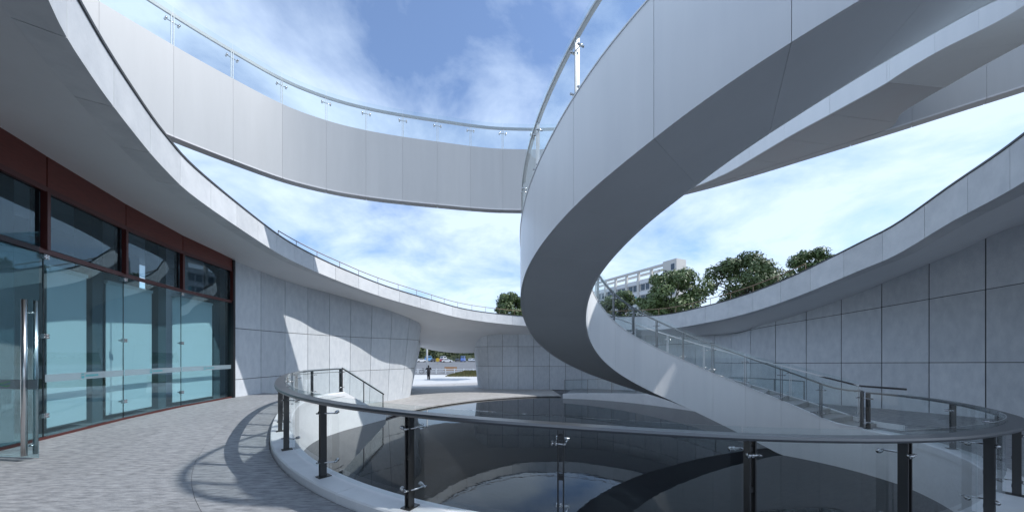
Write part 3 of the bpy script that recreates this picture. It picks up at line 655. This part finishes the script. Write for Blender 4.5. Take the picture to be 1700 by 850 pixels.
# level deck that joins stair and bridge
INN = Path([(*pol(RI, 366, 0)[:2], 0), (9.22, 8.75, 0), (8.95, 9.5, 0), (8.62, 10.4, 0), (8.35, 11.4, 0), (8.0, 12.6, 0), (7.25, 13.75, 0), (6.3, 14.55, 0)])
OUT = Path([(*pol(RO, 366, 0)[:2], 0), (10.93, 9.0, 0), (10.95, 9.5, 0), (11.3, 10.05, 0), (10.9, 10.62, 0), (10.0, 11.52, 0), (9.0, 12.52, 0), (7.8, 13.58, 0), (6.35, 14.56, 0)])
deck = thing('link_deck', 'level white deck with grey soffit joining the spiral stair to the bridge', 'deck', (9.5, 10, BZ))
ks = steps(0, 1, 6)
for a, b in zip(ks, ks[1:]):
    loft('soffit_panel', [[Vector((*INN.at(k * INN.len)[:2], BZ + z)) - INN.nrm(k * INN.len) * .053 if sd else Vector((*OUT.at(k * OUT.len)[:2], BZ + z)) for sd, z in ((1, .01), (0, .01), (0, .05), (1, .05))] for k in steps(a + .0006, b - .0006, 8)], 'soffit_metal', deck)
    loft('inner_fascia_panel', [[Vector((*INN.at(k * INN.len)[:2], BZ)) - INN.nrm(k * INN.len) * o_ + Vector((0, 0, z)) for o_, z in ((0, 0), (0, 1.7), (.05, 1.7), (.05, 0))] for k in steps(a + .0004, b - .0004, 8)], 'white_panel', deck)
loft('deck_slab', [[Vector((*INN.at(k * INN.len)[:2], BZ + z)) - INN.nrm(k * INN.len) * .06 if sd else Vector((*OUT.at(k * OUT.len)[:2], BZ + z)) for sd, z in ((1, .06), (0, .06), (0, 1.5), (1, 1.5))] for k in steps(.004, .97, 40)], 'panel_backing', deck)

# ------------------------------------------------------------------ world outside the court
def tree(name, label, cx, cy, zc, rx, ry, rz, zbase, seed, leaves=10500, ls=.16, group='trees beyond the roof'):
    rnd = random.Random(seed); r = thing(name, label, 'tree', (cx, cy, zbase), group)
    tm = MB(); zt_ = zc - rz * .35
    tm.tube([(cx, cy, zbase - .1), (cx + .1, cy, (zbase + zt_) / 2), (cx, cy + .05, zt_)], .22 * rx / 3, 8, .12 * rx / 3); tips = []
    for i in range(11):
        a = rnd.uniform(0, 6.28); k = rnd.uniform(.45, .8); e = Vector((cx + rx * k * math.cos(a), cy + ry * k * math.sin(a), zc + rz * rnd.uniform(-.3, .7)))
        s = Vector((cx, cy, zt_ - rnd.uniform(0, rz * .45))); mpt = s.lerp(e, .5) + Vector((0, 0, .15 * rz)); tm.tube([s, mpt, e], .07 * rx / 3, 6, .02)
    tm.build('trunk', 'bark', r, True)
    cl_ = []
    for i in range(46):
        a = rnd.uniform(0, 6.28); u = rnd.uniform(-.75, 1); rr = math.sqrt(max(0, 1 - u * u * .9)) * rnd.uniform(.45, 1.0)
        cl_.append((Vector((cx + rx * .86 * rr * math.cos(a), cy + ry * .86 * rr * math.sin(a), zc + rz * .82 * u)), rnd.uniform(.16, .32) * rx))
    cv = []; cf = []
    for i in range(leaves):
        c, rad = rnd.choice(cl_); dv = Vector((rnd.gauss(0, 1), rnd.gauss(0, 1), rnd.gauss(0, 1))).normalized() * rad * rnd.uniform(.45, 1.05) ** .6; dv.z *= .75
        p = c + dv; nrm = (dv.normalized() + Vector((rnd.uniform(-.7, .7), rnd.uniform(-.7, .7), rnd.uniform(-.2, .9)))).normalized()
        e1 = nrm.orthogonal().normalized(); e1 = Matrix.Rotation(rnd.uniform(0, 6.28), 3, nrm) @ e1; e2 = nrm.cross(e1); s = ls * rnd.uniform(.6, 1.3); o_ = len(cv)
        cv += [p - e1 * s, p - e2 * s * .45, p + e1 * s, p + e2 * s * .45]; cf.append((o_, o_ + 1, o_ + 2, o_ + 3))
    build('crown', cv, cf, 'leaf', r); return r
tree('broadleaf_tree', 'round dense green tree in front of the apartment block', 15.2, 32, 6.9, 3.5, 3.2, 2.6, ZG, 3)
tree('broadleaf_tree', 'tall dark green tree standing between two other roofside trees', 22.4, 32.5, 8.2, 4.0, 3.5, 3.1, ZG, 11, 12500)
tree('broadleaf_tree', 'small tree top just showing above the stone parapet, farthest from the apartment block', 30.6, 34.5, 10.0, 2.6, 2.6, 2.4, ZG, 23, 7500)
tree('broadleaf_tree', 'bushy tree showing above the canopy edge beside the stair', -.05, 40, 6.9, 2.4, 2.3, 2.1, ZG, 31, 7000)
tree('broadleaf_tree', 'slender young tree seen through the stair glass', 11.4, 36, 5.6, 2.4, 2.2, 3.0, ZG, 41, 6000)

# apartment block
apt = thing('apartment_building', 'pale apartment block with open roof frame behind the trees', 'building', (40, 85, ZG))
AR, AL = Vector((38.6, 85, 0)), Vector((25.0, 112, 0)); d = (AL - AR).normalized(); n = Vector((-d.y, d.x, 0)); 
if n.y > 0: n = -n
up = Vector((0, 0, 1)); W = (AL - AR).length; HT = 22.0
def abox(nm, m_, u0, u1, w0, w1, z0, z1, par=apt):
    c = AR + d * (u0 + u1) / 2 + n * (w0 + w1) / 2 + up * (z0 + z1) / 2; return MB().obox(c, d * (u1 - u0) / 2, n * (w1 - w0) / 2, up * (z1 - z0) / 2).build(nm, m_, par)
abox('wall', 'building_wall', .0, W, -5, -.3, ZG, HT); abox('stair_block', 'building_wall', -3.6, .3, -3.0, .5, ZG, HT + 2.9)
nbay = 7; bw_ = W / nbay
for i in range(nbay + 1): abox('pilaster', 'building_wall', max(0, i * bw_ - .35), i * bw_ + .35, -.3, .25, ZG, HT + .3)
for z in [HT - .3 - 3.0 * k for k in range(8)]: abox('floor_band', 'building_light', .02, W - .02, -.3, .05, z - .95, z)
for i in range(nbay):
    for k in range(6):
        for h_ in (0, 1):
            z1 = HT - 1.25 - 3.0 * k; u0 = i * bw_ + .55 + h_ * (bw_ - 1.1) / 2
            wi = abox('window', 'building_light', u0, u0 + (bw_ - 1.1) / 2 - .12, -.3, -.22, z1 - 1.85, z1)
            abox('pane', 'window_teal' if (i * 7 + k * 3 + h_) % 13 == 4 else 'window_glass', u0 + .12, u0 + (bw_ - 1.1) / 4 - .1, -.22, -.17, z1 - 1.72, z1 - .12, wi); abox('pane', 'window_glass', u0 + (bw_ - 1.1) / 4 - .02, u0 + (bw_ - 1.1) / 2 - .24, -.22, -.17, z1 - 1.72, z1 - .12, wi)
abox('roof_beam', 'building_wall', .3, W, -.4, .25, HT + 2.0, HT + 2.6); abox('roof_beam', 'building_wall', .3, W, -4.4, -3.9, HT + 2.0, HT + 2.6)
for i in range(nbay + 1): abox('roof_post', 'building_wall', max(.3, i * bw_ - .3), i * bw_ + .3, -.4, .2, HT, HT + 2.0)
for k in range(5):
    wi = abox('window', 'building_light', -3.2, -2.0, .5, .56, HT + .2 - 3 * k, HT + 1.9 - 3 * k); abox('pane', 'window_glass', -3.1, -2.1, .56, .6, HT + .3 - 3 * k, HT + 1.8 - 3 * k, wi)

# passage view: forest hill, car park, street furniture
hv = []; hf = []
for i in range(41):
    for j in range(9):
        x = -260 + i * 16; y = 165 + j * 22; hv.append((x, y, ZG - .05 + (0 if j == 0 else 16 * (j / 8) ** .8 * (1 + .3 * math.sin(i * .7 + j)))))
for i in range(40):
    for j in range(8): a = i * 9 + j; hf.append((a, a + 9, a + 10, a + 1))
o = build('hill', hv, hf, 'hill_green', smooth=True); o['kind'] = 'structure'
rnd = random.Random(5); cv = []; cf = []
for tI in range(170):
    x = rnd.uniform(-130, 45); y = rnd.uniform(163, 235) ; h = rnd.uniform(7, 13); zb_ = ZG + max(0, (y - 175) * .06)
    for q in range(150):
        u = rnd.uniform(-1, 1); a = rnd.uniform(0, 6.28); rr = math.sqrt(1 - u * u) * h * .36 * rnd.uniform(.6, 1); p = Vector((x + rr * math.cos(a), y + rr * math.sin(a), zb_ + h * .52 + u * h * .46)); s = rnd.uniform(.45, .95)
        nr_ = Vector((rnd.uniform(-1, 1), rnd.uniform(-1, .4), rnd.uniform(0, 1))).normalized(); e1 = nr_.orthogonal().normalized() * s; e2 = nr_.cross(e1); o_ = len(cv)
        cv += [p - e1, p - e2 * .7, p + e1, p + e2 * .7]; cf.append((o_, o_ + 1, o_ + 2, o_ + 3))
tag(build('forest', cv, cf, 'leaf_far'), 'dense wood of mixed green trees covering the far hillside', 'wood', kind='stuff')
# hedge mound
gv = MB(); rnd = random.Random(9)
for i in range(2600):
    x = rnd.uniform(-9.0, 2); y = rnd.uniform(46, 51); k = min(1, (x + 9.1) / 2.2) * min(1, (51.3 - y) / 1.2) * min(1, (y - 45.7) / 1.2); h = .15 + .55 * k * rnd.uniform(.7, 1.1); dx_ = rnd.uniform(-.12, .12); wd = rnd.uniform(.05, .12)
    gv.add([(x - wd, y, ZG + .1), (x + wd, y + rnd.uniform(-.1, .1), ZG + .1), (x + dx_ + wd * .4, y, ZG + .2 + h), (x + dx_ - wd * .4, y, ZG + .2 + h)], [(0, 1, 2, 3)])
tag(gv.build('ornamental_grass', 'dry_grass'), 'bed of dry golden ornamental grass outside the passage', 'grass', kind='stuff')
# lamp post
lp = thing('lamp_post', 'tall white lamp post rising outside the passage', 'lamp post', (-15.1, 60, ZG))
MB().tube([(-15.1, 60, ZG), (-15.1, 60, 9)], .17, 12, .11).build('pole', 'white_paint', lp, True); MB().tube([(-15.1, 60, ZG), (-15.1, 60, ZG + .5)], .30, 12, .25).build('base', 'white_paint', lp, True)
MB().tube([(-15.1, 60, 8.9), (-14, 60, 9.2), (-13, 60, 9.1)], .1, 8, .06).build('arm', 'white_paint', lp, True); MB().obox((-12.8, 60, 9.05), (.4, 0, 0), (0, .15, 0), (0, 0, .07)).build('lamp_head', 'white_paint', lp)
# low white fence outside
fe = thing('low_fence', 'low white bar fence along the edge of the car park', 'fence', (-12, 57, ZG))
for i in range(12):
    x = -19 + i * 1.55; MB().obox((x, 57, ZG + .42), (.1, 0, 0), (0, .05, 0), (0, 0, .42)).build('post', 'white_paint', fe)
for z in (.35, .72): MB().obox((-10.5, 57, ZG + z), (8.6, 0, 0), (0, .03, 0), (0, 0, .045)).build('bar', 'white_paint', fe)
bn = thing('park_bench', 'orange wooden bench beyond the low white fence', 'bench', (-10.9, 59.5, ZG))
for j in range(3): MB().obox((-10.9, 59.3 + .2 * j, ZG + .50), (1.1, 0, 0), (0, .08, 0), (0, 0, .05)).build('seat_plank', 'bench_wood', bn)
for j in range(2): MB().obox((-10.9, 59.95, ZG + .75 + .2 * j), (1.1, 0, 0), (0, .04, 0), (0, 0, .08)).build('back_plank', 'bench_wood', bn)
for x in (-11.8, -10.0): MB().obox((x, 59.55, ZG + .25), (.06, 0, 0), (0, .32, 0), (0, 0, .25)).build('leg', 'dark_steel', bn)
sg = thing('round_sign', 'yellow round sign on a thin pole at the car park', 'sign', (-23.8, 108, ZG))
MB().tube([(-23.8, 108, ZG), (-23.8, 108, ZG + 2.0)], .06, 6).build('pole', 'satin_steel', sg); MB().tube([(-23.8, 107.9, ZG + 1.5), (-23.8, 107.85, ZG + 1.5)], .62, 16).build('sign_disc', 'sign_yellow', sg)
# bicycle
bc = thing('bicycle', 'dark parked bicycle behind the walking person', 'bicycle', (-14.4, 56, ZG))
for x in (-15.0, -13.85):
    wv = MB(); wv.tube([(x + .34 * math.cos(R(20 * k)), 56, ZG + .36 + .34 * math.sin(R(20 * k))) for k in range(19)], .025, 6); wv.build('wheel', 'tyre', bc)
fr_ = MB()
for p, q in (((-15.0, .36), (-14.75, .85)), ((-14.75, .82), (-14.15, .80)), ((-14.15, .95), (-13.85, .36)), ((-14.75, .85), (-14.5, .36)), ((-14.5, .36), (-14.15, .8)), ((-15.0, .36), (-14.5, .36))): fr_.tube([(p[0], 56, ZG + p[1]), (q[0], 56, ZG + q[1])], .022, 6)
fr_.build('frame', 'dark_steel', bc); MB().tube([(-14.2, 55.75, ZG + 1.0), (-14.12, 56, ZG + 1.02), (-14.2, 56.25, ZG + 1.0)], .018, 6).build('handlebar', 'dark_steel', bc); MB().obox((-14.78, 56, ZG + .93), (.12, 0, 0), (0, .07, 0), (0, 0, .03)).build('saddle', 'tyre', bc)
# cars
def car(x, y, rz, pm_, label, tall=1.0, nm='parked_car'):
    r = thing(nm, label, 'van' if tall > 1.2 else 'car', (x, y, ZG), 'vehicles in the far car park'); M_ = Matrix.Rotation(rz, 3, 'Z')
    def T(p): return M_ @ Vector((p[0], p[1], p[2] * 1.0)) + Vector((x, y, ZG))
    prof = [(-2.1, .35), (-2.15, .75), (-1.7, .92 * tall), (-1.2, 1.42 * tall), (.5, 1.45 * tall), (1.15, .98 * tall), (2.0, .82), (2.15, .55), (2.1, .32)]
    secs = [[T((px * k, sy, pz)) for px, pz in prof] for sy, k in ((-.86, .97), (-.8, 1.0), (.8, 1.0), (.86, .97))]
    loft('body', secs, pm_, r, smooth=False)
    for sy in (-1, 1):
        wq = [T((px, sy * .875, pz)) for px, pz in ((-1.35, .95 * tall), (-1.05, 1.33 * tall), (.4, 1.35 * tall), (.9, .98 * tall))]; wq2 = [T((px, sy * .84, pz)) for px, pz in ((-1.35, .95 * tall), (-1.05, 1.33 * tall), (.4, 1.35 * tall), (.9, .98 * tall))]
        loft('side_window', [wq, wq2], 'window_glass', r, smooth=False)
        for wx in (-1.3, 1.3): MB().tube([T((wx, sy * .7, .32)), T((wx, sy * .9, .32))], .32, 14).build('wheel', 'tyre', r)
    for a, b in (((.56, 1.40 * tall), (1.12, 1.02 * tall)), ((-1.26, 1.36 * tall), (-1.66, .98 * tall))):
        ex = .04 * (1 if a[0] > 0 else -1); loft('windscreen', [[T((a[0] + ex, s_, a[1])), T((b[0] + ex, s_, b[1])), T((b[0], s_, b[1])), T((a[0], s_, a[1]))] for s_ in (-.7, .7)], 'window_glass', r, smooth=False)
car(-38.2, 142, .6, 'car_paint_0', 'white car parked at the wooded end of the far car park'); car(-33.5, 146, 1.2, 'car_paint_4', 'black car parked in the far car park beside a white one'); car(-29.3, 143, 1.5, 'car_paint_3', 'red car parked in the far car park')
car(-26.6, 138, .3, 'car_paint_0', 'white car parked beyond the yellow sign'); car(-20.8, 144, 1.57, 'car_paint_2', 'tall blue van parked in the far car park', 1.75); car(-37.5, 152, 1.0, 'car_paint_5', 'tall light blue van parked against the wood', 1.8); car(-16.3, 148, 1.4, 'car_paint_1', 'silver car parked next to the tall blue van'); car(-11.8, 136, .2, 'car_paint_0', 'white car parked nearest the stone pier')
car(-42.5, 149, 1.3, 'car_paint_1', 'silver car parked at the very edge of the wood'); car(-24.0, 150, 1.5, 'car_paint_4', 'black car parked behind the white car beyond the yellow sign'); car(-18.3, 153, 1.3, 'car_paint_0', 'white car parked behind the tall blue van', 1.0); car(-8.0, 150, 1.5, 'car_paint_5', 'light blue car parked toward the stone pier'); car(-31.4, 155, 1.2, 'car_paint_1', 'tall silver van parked behind the red car', 1.7); car(-14.0, 156, 1.5, 'car_paint_3', 'red car parked behind the silver car', 1.0)
# person
ps = thing('person', 'person in black clothes walking with raised arms outside the passage', 'person', (-9.9, 40.0, ZP))
def figure(par, base, rz):
    J_ = {'pel': (0, 0, .93), 'sp': (0, 0, 1.15), 'ch': (0, .01, 1.35), 'nk': (0, .01, 1.48), 'hd': (0, .02, 1.58), 'ht': (0, .02, 1.70), 'lh': (-.09, 0, .9), 'lk': (-.08, .1, .5), 'la': (-.06, -.02, .09), 'lt': (-.06, .14, .03), 'rh': (.09, 0, .9), 'rk': (.09, .02, .5), 'ra': (.11, -.16, .1), 'rt': (.11, 0, .03),
          'ls': (-.18, 0, 1.40), 'le': (-.30, .12, 1.20), 'lw': (-.16, .30, 1.38), 'rs': (.18, 0, 1.40), 're': (.32, .10, 1.22), 'rw': (.16, .30, 1.42)}
    rad = {'pel': .19, 'sp': .18, 'ch': .20, 'nk': .06, 'hd': .095, 'ht': .075, 'lh': .12, 'rh': .12, 'lk': .095, 'rk': .095, 'la': .075, 'ra': .075, 'lt': .04, 'rt': .04, 'ls': .10, 'rs': .10, 'le': .075, 're': .075, 'lw': .036, 'rw': .036}
    ks_ = list(J_); E_ = [('pel', 'sp'), ('sp', 'ch'), ('ch', 'nk'), ('nk', 'hd'), ('hd', 'ht'), ('pel', 'lh'), ('lh', 'lk'), ('lk', 'la'), ('la', 'lt'), ('pel', 'rh'), ('rh', 'rk'), ('rk', 'ra'), ('ra', 'rt'), ('ch', 'ls'), ('ls', 'le'), ('le', 'lw'), ('ch', 'rs'), ('rs', 're'), ('re', 'rw')]
    M_ = Matrix.Rotation(rz, 3, 'Z'); me = bpy.data.meshes.new('body'); me.from_pydata([M_ @ Vector(J_[k]) for k in ks_], [(ks_.index(a), ks_.index(b)) for a, b in E_], []); o = bpy.data.objects.new('body', me); link(o, par)
    md = o.modifiers.new('skin', 'SKIN'); sk = me.skin_vertices[0] if me.skin_vertices else None
    if sk is None:
        bm_ = bmesh.new(); bm_.from_mesh(me); bm_.verts.layers.skin.verify(); bm_.to_mesh(me); bm_.free(); sk = me.skin_vertices[0]
    for i, k in enumerate(ks_): sk.data[i].radius = (rad[k], rad[k])
    sk.data[0].use_root = True; o.modifiers.new('sub', 'SUBSURF').render_levels = 1; me.materials.append(MATS['black_cloth'])
    org = Vector(base)
    def at_(p): return M_ @ Vector(p) + org
    def ball(nm, c, r_, m_):
        v = []; f = []
        for i in range(7):
            for j in range(10): th, ph = math.pi * i / 6, 2 * math.pi * j / 10; v.append(at_((c[0] + r_[0] * math.sin(th) * math.cos(ph), c[1] + r_[1] * math.sin(th) * math.sin(ph), c[2] + r_[2] * math.cos(th))))
        for i in range(6):
            for j in range(10): a = i * 10 + j; b_ = i * 10 + (j + 1) % 10; f.append((a, b_, b_ + 10, a + 10))
        return build(nm, v, f, m_, par, True)
    ball('hair', (0, .0, 1.645), (.105, .115, .125), 'hair'); ball('face', (0, .075, 1.61), (.07, .06, .09), 'skin')
    for sx in (-1, 1):
        h_ = MB(); w0 = Vector(J_['lw' if sx < 0 else 'rw'])
        h_.obox(at_(w0 + Vector((-.02 * sx, .05, .02))), M_ @ Vector((.035, 0, 0)), M_ @ Vector((0, .045, .01)), (0, 0, .015))
        for k in range(4): h_.tube([at_(w0 + Vector((-.02 * sx + .02 * (k - 1.5), .09, .025))), at_(w0 + Vector((-.02 * sx + .021 * (k - 1.5), .135 + .008 * (k in (1, 2)), .035))), at_(w0 + Vector((-.02 * sx + .021 * (k - 1.5), .155, .01)))], .009, 6)
        h_.tube([at_(w0 + Vector((-.05 * sx, .03, .02))), at_(w0 + Vector((-.075 * sx, .07, .03)))], .011, 6); h_.build('hand', 'skin', par)
figure(ps, (-9.9, 40.0, ZP), .3)
